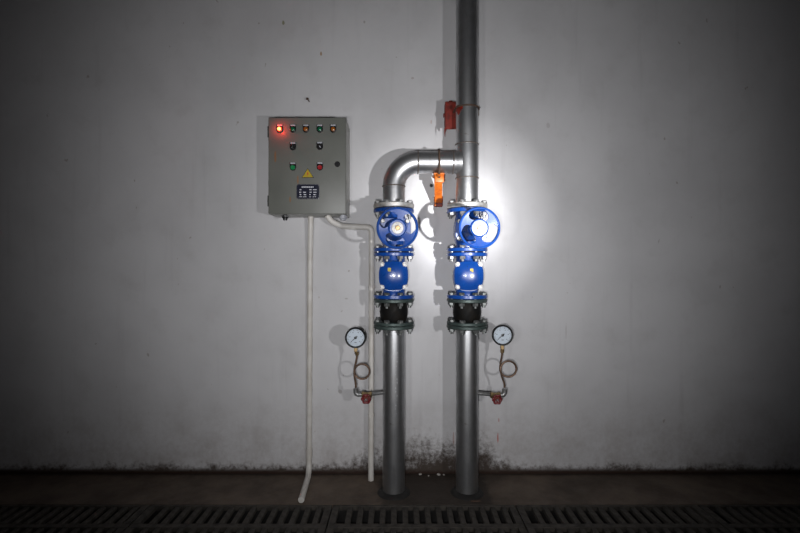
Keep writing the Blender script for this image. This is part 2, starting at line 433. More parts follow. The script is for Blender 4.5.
# lower pipes
for X, side, lab in ((XL, 'l', 'silver steel pipe rising from the floor into the left valve stack'),
                     (XR, 'r', 'silver steel pipe rising from the floor into the right valve stack')):
    t = thing('steel_pipe', lab, 'pipe', (X, PY, 0), group='lower pipes')
    obj('pipe', lambda bm: lathe(bm, [(PR, 0.0), (PR, 0.846)], n=40), 'pipe', t, key='lower_pipe')
    flange('flange', 'greenflange', t, 0.845, 0.862, key='lower_flange')
    obj('weld_bead', lambda bm: bead(bm, (0, 0, 0.842), (0, 0, 1), PR + 0.001, 0.005), 'weld', t, key='lower_bead')
    obj('foot_collar', lambda bm: lathe(bm, [(0.085, 0.0), (0.078, 0.008), (PR + 0.004, 0.014), (PR, 0.016)], n=28, cap=False), 'trench', t, key='foot_collar')
    if side == 'l':               # worn stencil strokes running up the front of the pipe
        def stencil(bm):
            rnd = random.Random(3)
            for i in range(15):
                z = 0.42 + i * 0.0215 + rnd.uniform(-.004, .004); a = rnd.uniform(-1.40, -1.24); wd = rnd.uniform(.05, .13); hh = rnd.uniform(.003, .008)
                q = []
                for s in range(4):
                    aa = a + wd * (s / 3 - .5); q.append((math.cos(aa) * (PR + .0006), math.sin(aa) * (PR + .0006)))
                for s in range(3):
                    f = [bm.verts.new((q[s][0], q[s][1], z)), bm.verts.new((q[s + 1][0], q[s + 1][1], z + .001)), bm.verts.new((q[s + 1][0], q[s + 1][1], z + hh)), bm.verts.new((q[s][0], q[s][1], z + hh * .8))]
                    bm.faces.new(f)
        obj('stencil_mark', stencil, 'stencil', t, label='worn white stencil strokes up the pipe')

# rubber joints
for X, lab in ((XL, 'black rubber expansion joint between green-grey flanges in the left stack'),
               (XR, 'black rubber expansion joint between green-grey flanges in the right stack')):
    t = thing('rubber_joint', lab, 'pipe joint', (X, PY, 0.864), group='rubber joints')
    def bellows(bm):
        pr = [(0.058, 0.000)]
        pr += [(0.058 + 0.014 * math.sin(PI * i / 14) ** 0.6, 0.012 + 0.108 * i / 14) for i in range(15)]
        pr += [(0.058, 0.1335)]
        lathe(bm, pr, n=40)
    obj('rubber_bellows', bellows, 'rubber', t, key='bellows')
    flange('flange', 'greenflange', t, 0.0, 0.016, r=0.103, ri=0.055, key='joint_flange_a')
    flange('flange', 'greenflange', t, 0.115, 0.132, r=0.103, ri=0.055, key='joint_flange_b')
    bolts(t, -0.019, 0.016, material='darkzinc')

# check valves
def check_valve(X, lab, sticker, rotz):
    t = thing('check_valve', lab, 'valve', (X, PY, 0.998), group='check valves')
    flange('flange', 'blue', t, 0.0, 0.019, key='check_flange_a'); flange('flange', 'blue', t, 0.214, 0.232, key='check_flange_b')
    def body(bm):
        lathe(bm, [(0.056, 0.015), (0.056, 0.035), (0.066, 0.060), (0.074, 0.095), (0.074, 0.135), (0.066, 0.165), (0.058, 0.190), (0.056, 0.218)], n=36)
        prism(bm, rounded_rect(0.128, 0.150, 0.050, 7, 0, 0.115), -0.085, 0.0)
    obj('valve_body', body, 'blue', t, key='check_body')
    def cover(bm):
        # one domed casting: nearly round flange rim with four bolt ears, bulging to a shallow crown
        N = 72; rings = []
        def outline(a, f):
            ca, sa = math.cos(a), math.sin(a); ex = 2.0 + 0.9 * f
            r = 0.0725 / (abs(ca) ** ex + abs(sa) ** ex) ** (1 / ex)
            return r * ca, r * sa
        for f, sc, y in ((1, 1.0, -0.083), (1, 1.0, -0.096), (1, 0.97, -0.1000), (.8, 0.88, -0.1035), (.3, 0.80, -0.1085), (0, 0.68, -0.1135), (0, 0.50, -0.1180), (0, 0.30, -0.1205), (0, 0.12, -0.1215)):
            rings.append([bm.verts.new((outline(2 * PI * i / N, f)[0] * sc, y, 0.117 + outline(2 * PI * i / N, f)[1] * sc)) for i in range(N)])
        for A, B in zip(rings[:-1], rings[1:]):
            for i in range(N): j = (i + 1) % N; bm.faces.new((A[i], A[j], B[j], B[i]))
        bm.faces.new(rings[-1])
    cv = obj('cover', cover, 'blue', t, key='check_cover')
    for sx in (-1, 1):
        for sz in (-1, 1):
            obj('cover_bolt', lambda bm: (cyl(bm, (0, 0, 0), (0, -0.003, 0), 0.0125, n=14), lathe(bm, [(0.0095, 0), (0.0105, 0.002), (0.0105, 0.008), (0.008, 0.010)], (0, -0.003, 0), (0, -1, 0), 6)),
                'whitemetal', t, (sx * 0.0545, -0.0985, 0.117 + sz * 0.0545), key='cover_bolt')
    sx, sz = sticker
    obj('sticker', lambda bm: prism(bm, rounded_rect(0.016, 0.018, 0.002, 2), -0.0022, 0.004), 'yellow', cv, (sx, -0.1180, 0.117 + sz), label='small yellow sticker on the blue cover', key='sticker')
    bolts(t, -0.020, 0.019, material='darkzinc')
    t.rotation_euler.z = rotz
check_valve(XL, 'blue check valve with bolted round cover below the left handwheel', (-0.020, 0.030), 0.0)
check_valve(XR, 'blue check valve with bolted round cover below the right handwheel', (0.012, 0.026), -0.05)

# gate valves with handwheels
def gate_valve(X, lab, yaw, wheel_turn):
    t = thing('gate_valve', lab, 'valve', (X, PY, 1.236), group='gate valves')
    flange('flange', 'blue', t, 0.0, 0.018, key='gate_flange_a'); flange('flange', 'blue', t, 0.198, 0.217, key='gate_flange_b')
    obj('gasket', lambda bm: ringcyl(bm, (0, 0, -0.006), (0, 0, 1), 0.05, 0.080, 0.006, 32, 0.001), 'gasket', t, key='gate_gasket_a')
    obj('gasket', lambda bm: ringcyl(bm, (0, 0, 0.217), (0, 0, 1), 0.05, 0.097, 0.004, 32, 0.001), 'gasket', t, key='gate_gasket_b')
    def body(bm):
        lathe(bm, [(0.056, 0.014), (0.056, 0.032), (0.064, 0.055), (0.070, 0.085), (0.070, 0.130), (0.064, 0.160), (0.056, 0.185), (0.056, 0.203)], n=36)
        prism(bm, rounded_rect(0.120, 0.098, 0.045, 7, 0, 0.108), -0.100, 0.0)
    obj('valve_body', body, 'blue', t, key='gate_body')
    # bonnet assembly points at the room, slightly down and to the side
    R = Matrix.Rotation(yaw, 3, 'Z') @ Matrix.Rotation(math.radians(2.5), 3, 'X')
    pv = (0, 0, 0.108); rot = R.to_euler()
    def bonnet(bm):
        prism(bm, rounded_rect(0.152, 0.112, 0.030, 6), -0.118, -0.100, 0.002)
        prism(bm, rounded_rect(0.152, 0.112, 0.030, 6), -0.138, -0.120, 0.002)
        lathe(bm, [(0.055, 0.136), (0.050, 0.165), (0.036, 0.205), (0.030, 0.225), (0.034, 0.230), (0.034, 0.250), (0.024, 0.256), (0.022, 0.275)], (0, 0, 0), (0, -1, 0), 32)
    obj('bonnet', bonnet, 'blue', t, pv, rot, key='bonnet')
    for sx in (-1, 1):
        for sz in (-1, 1):
            q = R @ Vector((sx * 0.060, -0.138, sz * 0.042)) + Vector(pv)
            obj('bonnet_bolt', lambda bm: (lathe(bm, [(0.010, 0), (0.0115, 0.002), (0.0115, 0.009), (0.009, 0.011)], (0, 0, 0), (0, -1, 0), 6)),
                'zinc', t, q, rot, key='bonnet_bolt')
    obj('stem', lambda bm: cyl(bm, (0, -0.27, 0), (0, -0.375, 0), 0.011, n=16), 'chrome', t, pv, rot, key='stem')
    WR = 0.0860
    wrot = (R @ Matrix.Rotation(wheel_turn, 3, 'Y')).to_euler(); wp = R @ Vector((0, -0.360, 0)) + Vector(pv)
    def wheel(bm):
        u = [(0.0062 * math.cos(2 * PI * i / 12), 0.0085 * math.sin(2 * PI * i / 12)) for i in range(12)]
        n = 60; rings = []
        for k in range(n):
            a = 2 * PI * k / n
            rings.append([bm.verts.new(((WR + du) * math.cos(a), dv, (WR + du) * math.sin(a))) for du, dv in u])
        for k in range(n):
            A, B = rings[k], rings[(k + 1) % n]
            for i in range(12): j = (i + 1) % 12; bm.faces.new((A[i], A[j], B[j], B[i]))
        # three broad swept spokes, dished towards the hub
        for s in range(3):
            c0 = 2 * PI * s / 3; grid = []
            for q in range(9):
                f = q / 8; r = 0.030 + (WR - 0.003 - 0.030) * f; y = 0.010 * (1 - f)
                half = math.radians(33 - 20 * math.sin(PI * min(1, f * 1.05)) ** 0.8 + 4 * f); sweep = math.radians(16) * f
                row = []
                for i in range(9):
                    a = c0 + sweep + half * (i / 4 - 1); th = 0.0055
                    row.append((bm.verts.new((r * math.cos(a), y - th, r * math.sin(a))), bm.verts.new((r * math.cos(a), y + th, r * math.sin(a)))))
                grid.append(row)
            for q in range(8):
                for i in range(8):
                    a, b, c, d = grid[q][i], grid[q][i + 1], grid[q + 1][i + 1], grid[q + 1][i]
                    bm.faces.new((a[0], b[0], c[0], d[0])); bm.faces.new((a[1], d[1], c[1], b[1]))
                bm.faces.new((grid[q][0][0], grid[q + 1][0][0], grid[q + 1][0][1], grid[q][0][1]))
                bm.faces.new((grid[q][8][0], grid[q][8][1], grid[q + 1][8][1], grid[q + 1][8][0]))
            for q in (0, 8):
                for i in range(8):
                    a, b = grid[q][i], grid[q][i + 1]; bm.faces.new((a[0], a[1], b[1], b[0]))
        lathe(bm, [(0.038, -0.022), (0.040, -0.010), (0.040, 0.004), (0.034, 0.010)], (0, 0, 0), (0, -1, 0), 36)
    wh = obj('handwheel', wheel, 'blue', t, wp, wrot, key='handwheel')
    obj('hub_disc', lambda bm: lathe(bm, [(0.0255, 0), (0.0262, 0.002), (0.0245, 0.0035), (0.012, 0.0050)], (0, -0.0095, 0), (0, -1, 0), 32), 'whitemetal', wh, key='hub_disc', label='pale metal disc on the wheel hub')
    obj('hub_nut', lambda bm: (lathe(bm, [(0.0125, 0), (0.0125, 0.007), (0.0105, 0.009)], (0, -0.013, 0), (0, -1, 0), 6), cyl(bm, (0, -0.02, 0), (0, -0.026, 0), 0.006, n=12)), 'brass', wh, key='hub_nut')
    # two joints: pipe flange above, check valve below
    bolts(t, 0.198, 0.245, material='zinc'); bolts(t, -0.024, 0.018, material='zinc')
gate_valve(XL, 'blue gate valve with three-spoke handwheel on the left stack', math.radians(3.3), math.radians(-68))
gate_valve(XR, 'blue gate valve with three-spoke handwheel on the right stack', math.radians(0.3), math.radians(-22))

# upper left bend
ZB = 1.695; ER = 0.124
t = thing('elbow_pipe', 'silver bend carrying the left stack over to the main riser', 'pipe', (XL, PY, 1.457))
flange('flange', 'flange', t, 0.0, 0.023, key='silver_flange')
zc = ZB - ER - 1.457
obj('pipe_leg', lambda bm: lathe(bm, [(PR, 0.003), (PR, zc)], n=40), 'pipe', t)
obj('elbow', lambda bm: tube(bm, arc((ER, zc), ER, 180, 90, 24), PR + 0.0008, 40), 'pipe', t)
obj('pipe_run', lambda bm: tube(bm, [(ER, 0, zc + ER), (0.302, 0, zc + ER)], PR, 40), 'pipe', t)
obj('weld_bead', lambda bm: bead(bm, (0, 0, zc), (0, 0, 1)), 'weld', t)
obj('weld_bead', lambda bm: bead(bm, (ER, 0, zc + ER), (1, 0, 0)), 'weld', t)
obj('weld_bead', lambda bm: bead(bm, (0, 0, 0.024), (0, 0, 1), PR + 0.001, 0.005), 'weld', t)

# main riser with tee
t = thing('riser_pipe', 'tall silver main riser with tee climbing out of the top of the picture', 'pipe', (XR, PY, 1.457))
flange('flange', 'flange', t, 0.0, 0.023, key='silver_flange')
z1, z2 = 1.612 - 1.457, 1.785 - 1.457
obj('pipe_leg', lambda bm: lathe(bm, [(PR, 0.003), (PR, z1)], n=40), 'pipe', t)
def tee(bm):
    lathe(bm, [(PR + 0.001, z1), (PR + 0.001, z2)], n=40)
    zb = ZB - 1.457
    lathe(bm, [(PR + 0.010, 0.030), (PR + 0.004, 0.056), (PR + 0.001, 0.068), (PR + 0.001, 0.0735)], (0, 0, zb), (-1, 0, 0), 40, cap=False)
obj('tee', tee, 'pipe', t)
obj('pipe_length', lambda bm: lathe(bm, [(PR, z2), (PR, 3.2 - 1.457)], n=40), 'pipe', t)
for zz in (z1, z2): obj('weld_bead', lambda bm: bead(bm, (0, 0, zz), (0, 0, 1)), 'weld', t)
obj('weld_bead', lambda bm: bead(bm, (-0.0735, 0, ZB - 1.457), (1, 0, 0)), 'weld', t)
obj('weld_bead', lambda bm: bead(bm, (0, 0, 0.024), (0, 0, 1), PR + 0.001, 0.005), 'weld', t)

# ------------------------------------------------------------------ pipe brackets
def hexnut(bm, c, axis, r=0.011, h=0.009): lathe(bm, [(r * .85, 0), (r, .0015), (r, h - .0015), (r * .85, h)], c, axis, 6)
# upper red one: stub of channel iron from the wall with a U-bolt round the riser
zb = 1.16 + (266.5 - 108) * 0.005096
t = thing('pipe_bracket', 'red-painted iron bracket with strap holding the upper riser', 'bracket', (XR - 0.088, 0, zb))
BY = -0.150                       # bar behind the pipe
def up_plate(bm):
    box(bm, (-0.018, BY - 0.006, -0.084), (0.040, BY + 0.002, 0.060), 0.002, 1)      # face plate
    box(bm, (-0.018, BY + 0.002, -0.084), (-0.010, BY + 0.052, 0.060), 0.002, 1)     # return leg of the angle
obj('angle_plate', up_plate, 'redpaint', t)
obj('wall_arm', lambda bm: (box(bm, (-0.008, BY + 0.002, 0.008), (0.030, 0, 0.014)), box(bm, (-0.008, BY + 0.002, -0.040), (-0.002, 0, 0.008))), 'redpaint', t)
obj('cross_bar', lambda bm: box(bm, (0.040, BY - 0.005, -0.012), (0.160, BY + 0.001, 0.012), 0.001, 1), 'rustiron', t)
def ub(bm):
    r_ = PR + 0.0045
    pts = [Vector((0.088 - r_, BY + 0.014, 0.002)), Vector((0.088 - r_, (BY + PY) / 2, 0.002))]
    pts += [Vector((0.088 + r_ * math.cos(math.radians(a)), PY + r_ * math.sin(math.radians(a)), 0.002)) for a in range(180, 361, 9)]
    pts += [Vector((0.088 + r_, (BY + PY) / 2, 0.002)), Vector((0.088 + r_, BY + 0.014, 0.002))]
    tube(bm, pts, 0.0042, 10)
obj('u_bolt', ub, 'rustiron', t)
def smear(bm):                     # red paint slopped over the left front of the pipe beside the bolt
    rows_ = []
    for i in range(9):
        a = math.radians(188 + 52 * i / 8); hi_ = 0.012 - 0.010 * (i / 8) ** 2; lo_ = -0.014 - 0.026 * math.exp(-((i - 4) / 2.0) ** 2)
        rows_.append([bm.verts.new((0.088 + rr * math.cos(a), PY + rr * math.sin(a), z)) for rr in (PR - 0.001, PR + 0.0012) for z in (lo_, hi_)])
    for A, B in zip(rows_[:-1], rows_[1:]):
        bm.faces.new((A[2], B[2], B[3], A[3])); bm.faces.new((A[0], A[1], B[1], B[0])); bm.faces.new((A[1], A[3], B[3], B[1])); bm.faces.new((A[0], B[0], B[2], A[2]))
    bm.faces.new(rows_[0][:2] + rows_[0][:1:-1]); bm.faces.new(rows_[-1][:2] + rows_[-1][:1:-1])
obj('paint_smear', smear, 'redpaint', t)
obj('nut', lambda bm: hexnut(bm, (0, 0, 0), (0, 0, 1)), 'redpaint', t, (0.012, BY - 0.001 + 0.012, 0.060))
obj('nut', lambda bm: hexnut(bm, (0, 0, 0), (-1, 0, 0)), 'redpaint', t, (-0.018, BY + 0.015, -0.006))
obj('nut', lambda bm: hexnut(bm, (0, 0, 0), (0, -1, 0), 0.010, 0.009), 'rustiron', t, (0.088 + PR + 0.0045, BY - 0.005, 0.002))
obj('paint_drip', lambda bm: tube(bm, [(-0.019, BY - 0.003, -0.078), (-0.020, BY - 0.003, -0.102), (-0.019, BY - 0.002, -0.124)], [0.004, 0.003, 0.001], 8), 'redpaint', t)

# lower orange one: slanting angle-iron stay under the horizontal run, foot plate on the wall
xb = 1.0 * (438.7 - 400) * 0.005096
t = thing('pipe_stay', 'bright orange angle-iron stay hanging under the horizontal pipe', 'bracket', (xb, 0, 1.16 + (266.5 - 206) * 0.0056))
Z0 = t.location.z; top = Vector((0, PY + 0.012, ZB - PR - 0.012 - Z0)); foot = Vector((0.016, -0.02, 0.016))
d = (top - foot).normalized(); sx = Vector((1, 0, 0)); nrm = sx.cross(d).normalized()
if nrm.y > 0: nrm = -nrm
def stay(bm):
    def slab(a0, a1, b0, b1, s0, s1):
        vs_ = []
        for s in (s0, s1):
            for (a, b) in ((a0, b0), (a1, b0), (a1, b1), (a0, b1)): vs_.append(bm.verts.new(foot + d * s + sx * a + nrm * b))
        for f in ((0, 3, 2, 1), (4, 5, 6, 7), (0, 1, 5, 4), (1, 2, 6, 5), (2, 3, 7, 6), (3, 0, 4, 7)): bm.faces.new([vs_[i] for i in f])
    L = (top - foot).length
    slab(-0.021, 0.021, 0.0, 0.006, 0, L); slab(-0.021, -0.015, 0.006, 0.038, 0.02, L - 0.02)
obj('angle_bar', stay, 'orangepaint', t, sharp=20)
obj('foot_plate', lambda bm: box(bm, (-0.008, -0.028, -0.006), (0.040, 0.0, 0.050), 0.003, 1), 'redpaint', t, label='darker red-orange foot plate on the wall')
def saddle(bm):
    c = top
    box(bm, (c.x - 0.028, c.y - 0.055, c.z - 0.004), (c.x + 0.028, c.y + 0.040, c.z + 0.008), 0.003, 1)
    box(bm, (c.x - 0.022, c.y - 0.055, c.z - 0.042), (c.x + 0.026, c.y - 0.047, c.z), 0.006, 2)
obj('saddle', saddle, 'orangepaint', t)
def ub2(bm):
    zc2 = ZB - Z0; r = PR + 0.005
    pts = [Vector((0, PY - r, zc2 - PR - 0.035))] + [Vector((0, PY - r * math.cos(math.radians(a)), zc2 + r * math.sin(math.radians(a)))) for a in range(0, 181, 9)] + [Vector((0, PY + r, zc2 - PR - 0.03))]
    tube(bm, pts, 0.0050, 10)
obj('u_bolt', ub2, 'rustiron', t)
for yy in (PY - PR - 0.005, ):
    obj('nut', lambda bm: hexnut(bm, (0, 0, 0), (0, 0, -1), 0.012, 0.010), 'orangepaint', t, (0, yy, ZB - Z0 - PR - 0.018))

# ------------------------------------------------------------------ pressure gauges on siphon tubes
K = 0.0056 * (1 - 0.25 / CAM_D); GY = -0.25
def W(px, py, y=GY): return Vector(((px - 400) * K, y, CAM_H + (266.5 - py) * K))
def gauge(px, py, rpx, lab, which, yaw):
    c = W(px, py); R = rpx * K
    t = thing('pressure_gauge', lab, 'gauge', c, (0, 0, yaw), group='pressure gauges')
    cs = obj('gauge_case', lambda bm: lathe(bm, [(0.0, -0.030), (R * .80, -0.030), (R * .90, -0.026), (R * .95, 0.000), (R * .95, 0.006), (0.0, 0.006)], (0, 0, 0), (0, -1, 0), 44), 'bezel', t, key='gcase')
    obj('bezel', lambda bm: lathe(bm, [(R * .93, -0.002), (R, 0.0), (R, 0.010), (R * .96, 0.014), (R * .85, 0.013), (R * .82, 0.007), (R * .93, -0.002)], (0, 0, 0), (0, -1, 0), 44, cap=False), 'bezel', t, key='gbez')
    dl = obj('dial', lambda bm: lathe(bm, [(R * .84, 0.006), (R * .84, 0.0072), (0.0, 0.0072)], (0, 0, 0), (0, -1, 0), 44), 'dial', t, key='gdial')
    def ticks(bm):
        for i in range(28):
            a = math.radians(225 - 270 * i / 27); r0, r1 = R * (.66 if i % 3 == 0 else .70), R * .76; wd = .0009 if i % 3 == 0 else .0005
            e = Vector((math.cos(a), 0, math.sin(a))); s = Vector((-e.z, 0, e.x)) * wd
            y = Vector((0, -0.0076, 0)); bm.faces.new([bm.verts.new(q) for q in (e * r0 - s + y, e * r1 - s + y, e * r1 + s + y, e * r0 + s + y)])
        # short strokes where the scale figures and maker's line stand
        for i in range(6):
            a = math.radians(225 - 54 * i); x, z = R * .54 * math.cos(a), R * .54 * math.sin(a)
            bm.faces.new([bm.verts.new((x + p, -0.0076, z + q)) for p, q in ((-.0022, -.0016), (.0022, -.0016), (.0022, .0016), (-.0022, .0016))])
        bm.faces.new([bm.verts.new((p, -0.0076, q)) for p, q in ((-.006, -R * .48), (.006, -R * .48), (.006, -R * .43), (-.006, -R * .43))])
    obj('scale_marks', ticks, 'black', dl, key='gticks')
    def needle(bm):
        a = math.radians(222); e = Vector((math.cos(a), 0, math.sin(a))); s = Vector((-e.z, 0, e.x))
        poly = [e * R * .64 - s * .0006, e * R * .64 + s * .0006, -e * R * .22 + s * .0028, -e * R * .22 - s * .0028]
        prism(bm, [(q.x, q.z) for q in poly], -0.0100, -0.0088)
        lathe(bm, [(R * .13, 0.0075), (R * .13, 0.0108), (R * .08, 0.0118)], (0, 0, 0), (0, -1, 0), 20)
    obj('needle', needle, 'black', t, key='gneedle')
    obj('glass', lambda bm: lathe(bm, [(R * .84, 0.0122), (0, 0.0122)], (0, 0, 0), (0, -1, 0), 44, cap=False), 'glass', t, key='gglass')
    obj('stem', lambda bm: (box(bm, (-0.0085, -0.0085, -R - 0.020), (0.0085, 0.0085, -R * .9), 0.001, 1), cyl(bm, (0, 0, -R - 0.030), (0, 0, -R - 0.018), 0.0065, n=12)), 'brass', t, (0, 0.010, 0), key='gstem')
def siphon(lab, base, left_pt, R, topp, group='siphon tubes'):
    t = thing('siphon_tube', lab, 'tube', W(*base), group=group); o = t.location
    c = W(left_pt[0], left_pt[1]) + Vector((R * K, 0, 0)); pts = []
    b = W(*base); l = W(*left_pt); e = W(*topp)
    P = []
    def bez(p0, p1, p2, p3, n):
        return [(p0 * (1 - s) ** 3 + p1 * 3 * s * (1 - s) ** 2 + p2 * 3 * s * s * (1 - s) + p3 * s ** 3) for s in [i / n for i in range(n)]]
    off = Vector((0, -0.0065, 0))
    P += bez(b, b + Vector((0.001, 0, 0.035)), l + off + Vector((0, 0, -0.04)), l + off, 12)
    rk = R * K
    for i in range(41):
        a = math.radians(180 - 9 * i); P.append(Vector((c.x + rk * math.cos(a), GY - 0.0065 + 0.013 * i / 40, c.z + rk * math.sin(a))))
    l2 = l - off
    P += bez(l2, l2 + Vector((0, 0, 0.035)), e + Vector((0, 0, -0.04)), e, 12)[1:] + [e]
    obj('coil', lambda bm: tube(bm, [p - o for p in P], 0.0052, 10), 'copper', t)
    obj('union_nut', lambda bm: lathe(bm, [(0.0085, -0.012), (0.0105, -0.010), (0.0105, 0.004), (0.008, 0.006)], e - o, (0, 0, 1), 6), 'brass', t)
    return t
def cock(lab, x_pipe, elbow_px, valve_px, zpx, sgn):
    """nipple out of the pipe, red-wheeled needle valve, elbow turning up to the siphon"""
    zc3 = W(0, zpx).z; xe = W(elbow_px, 0).x; xv = W(valve_px, 0).x
    t = thing('gauge_valve', lab, 'valve', (x_pipe, PY, zc3), group='gauge valves')
    dx = lambda x: x - x_pipe
    dy = GY - PY
    obj('nipple', lambda bm: tube(bm, [(sgn * 0.003, 0, 0), (dx(xv) - sgn * 0.030, dy * .5, 0), (dx(xv) - sgn * 0.012, dy, 0)], 0.0105, 16), 'zinc', t)
    def body(bm):
        lathe(bm, [(0.013, -0.026), (0.0165, -0.024), (0.0165, -0.012), (0.013, -0.010), (0.013, 0.010), (0.0165, 0.012), (0.0165, 0.024), (0.013, 0.026)], (dx(xv), dy, 0), (1, 0, 0), 6)
        cyl(bm, (dx(xv), dy, 0), (dx(xv), dy - 0.045, -0.006), 0.009, n=14)
    obj('valve_body', body, 'brass', t)
    ez = 0.030
    def elb(bm):
        pts = [Vector((dx(xv), dy, 0)), Vector((dx(xe) - sgn * 0.014, dy, 0))]
        pts += [Vector((dx(xe) - sgn * 0.014 + sgn * 0.014 * math.sin(a), dy, 0.014 - 0.014 * math.cos(a))) for a in [PI / 2 * i / 8 for i in range(1, 9)]]
        pts += [Vector((dx(xe), dy, ez))]
        tube(bm, pts, [0.010, 0.0115] + [0.0125] * 8 + [0.0135], 14)
    obj('elbow', elb, 'zinc', t)
    h = obj('handle', lambda bm: (tube(bm, [((0.0195 + 0.0022 * math.cos(6 * a)) * math.cos(a), 0, (0.0195 + 0.0022 * math.cos(6 * a)) * math.sin(a)) for a in [2 * PI * i / 48 for i in range(48)]], 0.0055, 8, True),
                                  box(bm, (-0.019, -0.003, -0.004), (0.019, 0.003, 0.004)), box(bm, (-0.004, -0.003, -0.019), (0.004, 0.003, 0.019)),
                                  cyl(bm, (0, 0.004, 0), (0, -0.006, 0), 0.009, n=16)), 'redknob', t, (dx(xv), dy - 0.046, -0.010), key='redhandle', label='small red handwheel')
    obj('screw', lambda bm: hexnut(bm, (0, -0.006, 0), (0, -1, 0), 0.006, 0.005), 'zinc', h, key='redscrew')
gauge(355.6, 337.5, 10.5, 'round black-rimmed pressure gauge left of the left pipe', 'l', math.radians(3))
gauge(502.4, 335.0, 10.5, 'round black-rimmed pressure gauge right of the right pipe', 'r', math.radians(-4))
siphon('coiled siphon tube under the left pressure gauge', (355.8, 387.5), (354.4, 371.5), 7.6, (357.0, 353.0))
siphon('coiled siphon tube under the right pressure gauge', (504.6, 387.5), (500.3, 369.0), 8.0, (502.2, 350.5))
cock('red-handled gauge valve on the left side of the left pipe', XL - PR, 355.8, 366.8, 394.5, -1)
cock('red-handled gauge valve on the right side of the right pipe', XR + PR, 504.6, 495.3, 395.0, 1)

# ------------------------------------------------------------------ control box
BW, BH, BD = 0.406, 0.50, 0.20
BX, BZ = -0.482, 1.431
t = thing('control_box', 'grey steel control box with indicator lamps hung on the wall', 'control box', (BX, 0, BZ))
obj('enclosure', lambda bm: box(bm, (-BW / 2 + .002, -BD + .022, .002), (BW / 2 - .002, 0, BH - .002), 0.003, 2), 'boxbody', t)
dr = obj('door', lambda bm: box(bm, (-BW / 2 + .004, -BD, 0), (BW / 2, -BD + .019, BH), 0.004, 3), 'door', t)
obj('door_seal', lambda bm: box(bm, (-BW / 2 + .006, -BD + .018, .004), (BW / 2 - .004, -BD + .0235, BH - .004)), 'gasket', t)
for zz in (0.07, 0.43):
    obj('hinge', lambda bm: cyl(bm, (0, 0, -0.028), (0, 0, 0.028), 0.005, n=12), 'gasket', t, (-BW / 2, -BD + .018, zz), key='boxhinge')
KF = 0.0056 * (1 - BD / CAM_D)
def D(px, py): return Vector(((px - 400) * KF - BX, -BD, CAM_H + (266.5 - py) * KF - BZ))
def legend(parent):
    def lg(bm):
        pts = [(-.0165, .019), (-.0165, -.006)] + [(.0165 * math.cos(a), -.006 + .0175 * math.sin(a)) for a in [PI + PI * i / 10 for i in range(1, 10)]] + [(.0165, -.006), (.0165, .019)]
        prism(bm, pts, -0.003, 0.0)
    return obj('legend_plate', lg, 'black', parent, (0, 0, 0), key='legend')
def strip(parent):
    obj('name_strip', lambda bm: prism(bm, rounded_rect(0.026, 0.007, 0.001, 2, 0, 0.0145), -0.0036, -0.0028), 'paper', parent, key='strip')
lamps = ((279.8, 'lens_red', 'lit red indicator lamp'), (293.0, 'lens_green', 'green indicator lamp'), (306.0, 'lens_amber', 'amber indicator lamp'),
         (319.8, 'lens_green', 'green indicator lamp'), (333.2, 'lens_amber', 'amber indicator lamp'))
for px, m_, lab in lamps:
    q = obj('indicator_lamp', lambda bm: lathe(bm, [(0.0145, 0.0), (0.0150, 0.003), (0.0150, 0.006), (0.0122, 0.0075), (0.0122, 0.006)], (0, 0, -0.006), (0, -1, 0), 28, cap=False), 'black', t, D(px, 128.3), key='lampring', label=lab)
    strip(q)
    legend(q)
    obj('lens', lambda bm: lathe(bm, [(0.0118, 0.0), (0.0118, 0.009), (0.0100, 0.0125), (0.006, 0.0145), (0, 0.015)], (0, 0, -0.006), (0, -1, 0), 24), m_, q, key='lens' + m_)
    if m_ == 'lens_red':          # the one lamp that is on: bright core and its own red light on the door
        obj('bulb_core', lambda bm: lathe(bm, [(0.0088, 0.0132), (0.0075, 0.0150), (0, 0.0162)], (0, 0, -0.006), (0, -1, 0), 20), 'lamp_core', q)
        rl = bpy.data.lights.new('red_lamp_light', 'POINT'); rl.energy = 0.20; rl.color = (1.0, 0.04, 0.02); rl.shadow_soft_size = 0.004
        ro = bpy.data.objects.new('red_lamp_light', rl); COL.objects.link(ro); ro.parent = q; ro.location = (0, -0.024, -0.006)
for i, (px, py) in enumerate(((293.0, 146.0), (319.8, 145.6))):
    q = obj('selector_switch', lambda bm: lathe(bm, [(0.0145, 0.0), (0.0150, 0.003), (0.0150, 0.007), (0.0130, 0.009), (0, 0.009)], (0, 0, -0.006), (0, -1, 0), 28), 'black', t, D(px, py), key='selbase')
    strip(q); legend(q)
    k_ = obj('knob', lambda bm: box(bm, (-0.0045, -0.024, -0.0125), (0.0045, -0.008, 0.0125), 0.002, 2), 'black', q, (0, 0, -0.006), (0, math.radians(-42 if i else 25), 0), key='selknob')
    if i: obj('pointer', lambda bm: box(bm, (-0.0022, -0.0252, -0.0125), (0.0022, -0.0235, -0.002)), 'paper', q, (0, 0, -0.006), (0, math.radians(-42), 0))
for px, py, m_, lab in ((293.0, 166.2, 'cap_green', 'green push button'), (320.0, 166.0, 'cap_red', 'red push button')):
    q = obj('push_button', lambda bm: lathe(bm, [(0.0145, 0.0), (0.0150, 0.003), (0.0150, 0.006), (0.0125, 0.0075), (0.0125, 0.006)], (0, 0, -0.006), (0, -1, 0), 28, cap=False), 'black', t, D(px, py), key='lampring2', label=lab)
    strip(q); legend(q)
    obj('button_cap', lambda bm: lathe(bm, [(0.0120, 0.0), (0.0120, 0.009), (0.0105, 0.0105), (0, 0.0095)], (0, 0, -0.008), (0, -1, 0), 24), m_, q, key='cap' + m_)
lk = obj('lock', lambda bm: lathe(bm, [(0.0145, 0.0), (0.0145, 0.003), (0.0125, 0.005), (0.009, 0.005), (0.009, 0.003), (0, 0.003)], (0, 0, 0), (0, -1, 0), 28), 'black', t, D(337.4, 164.2))
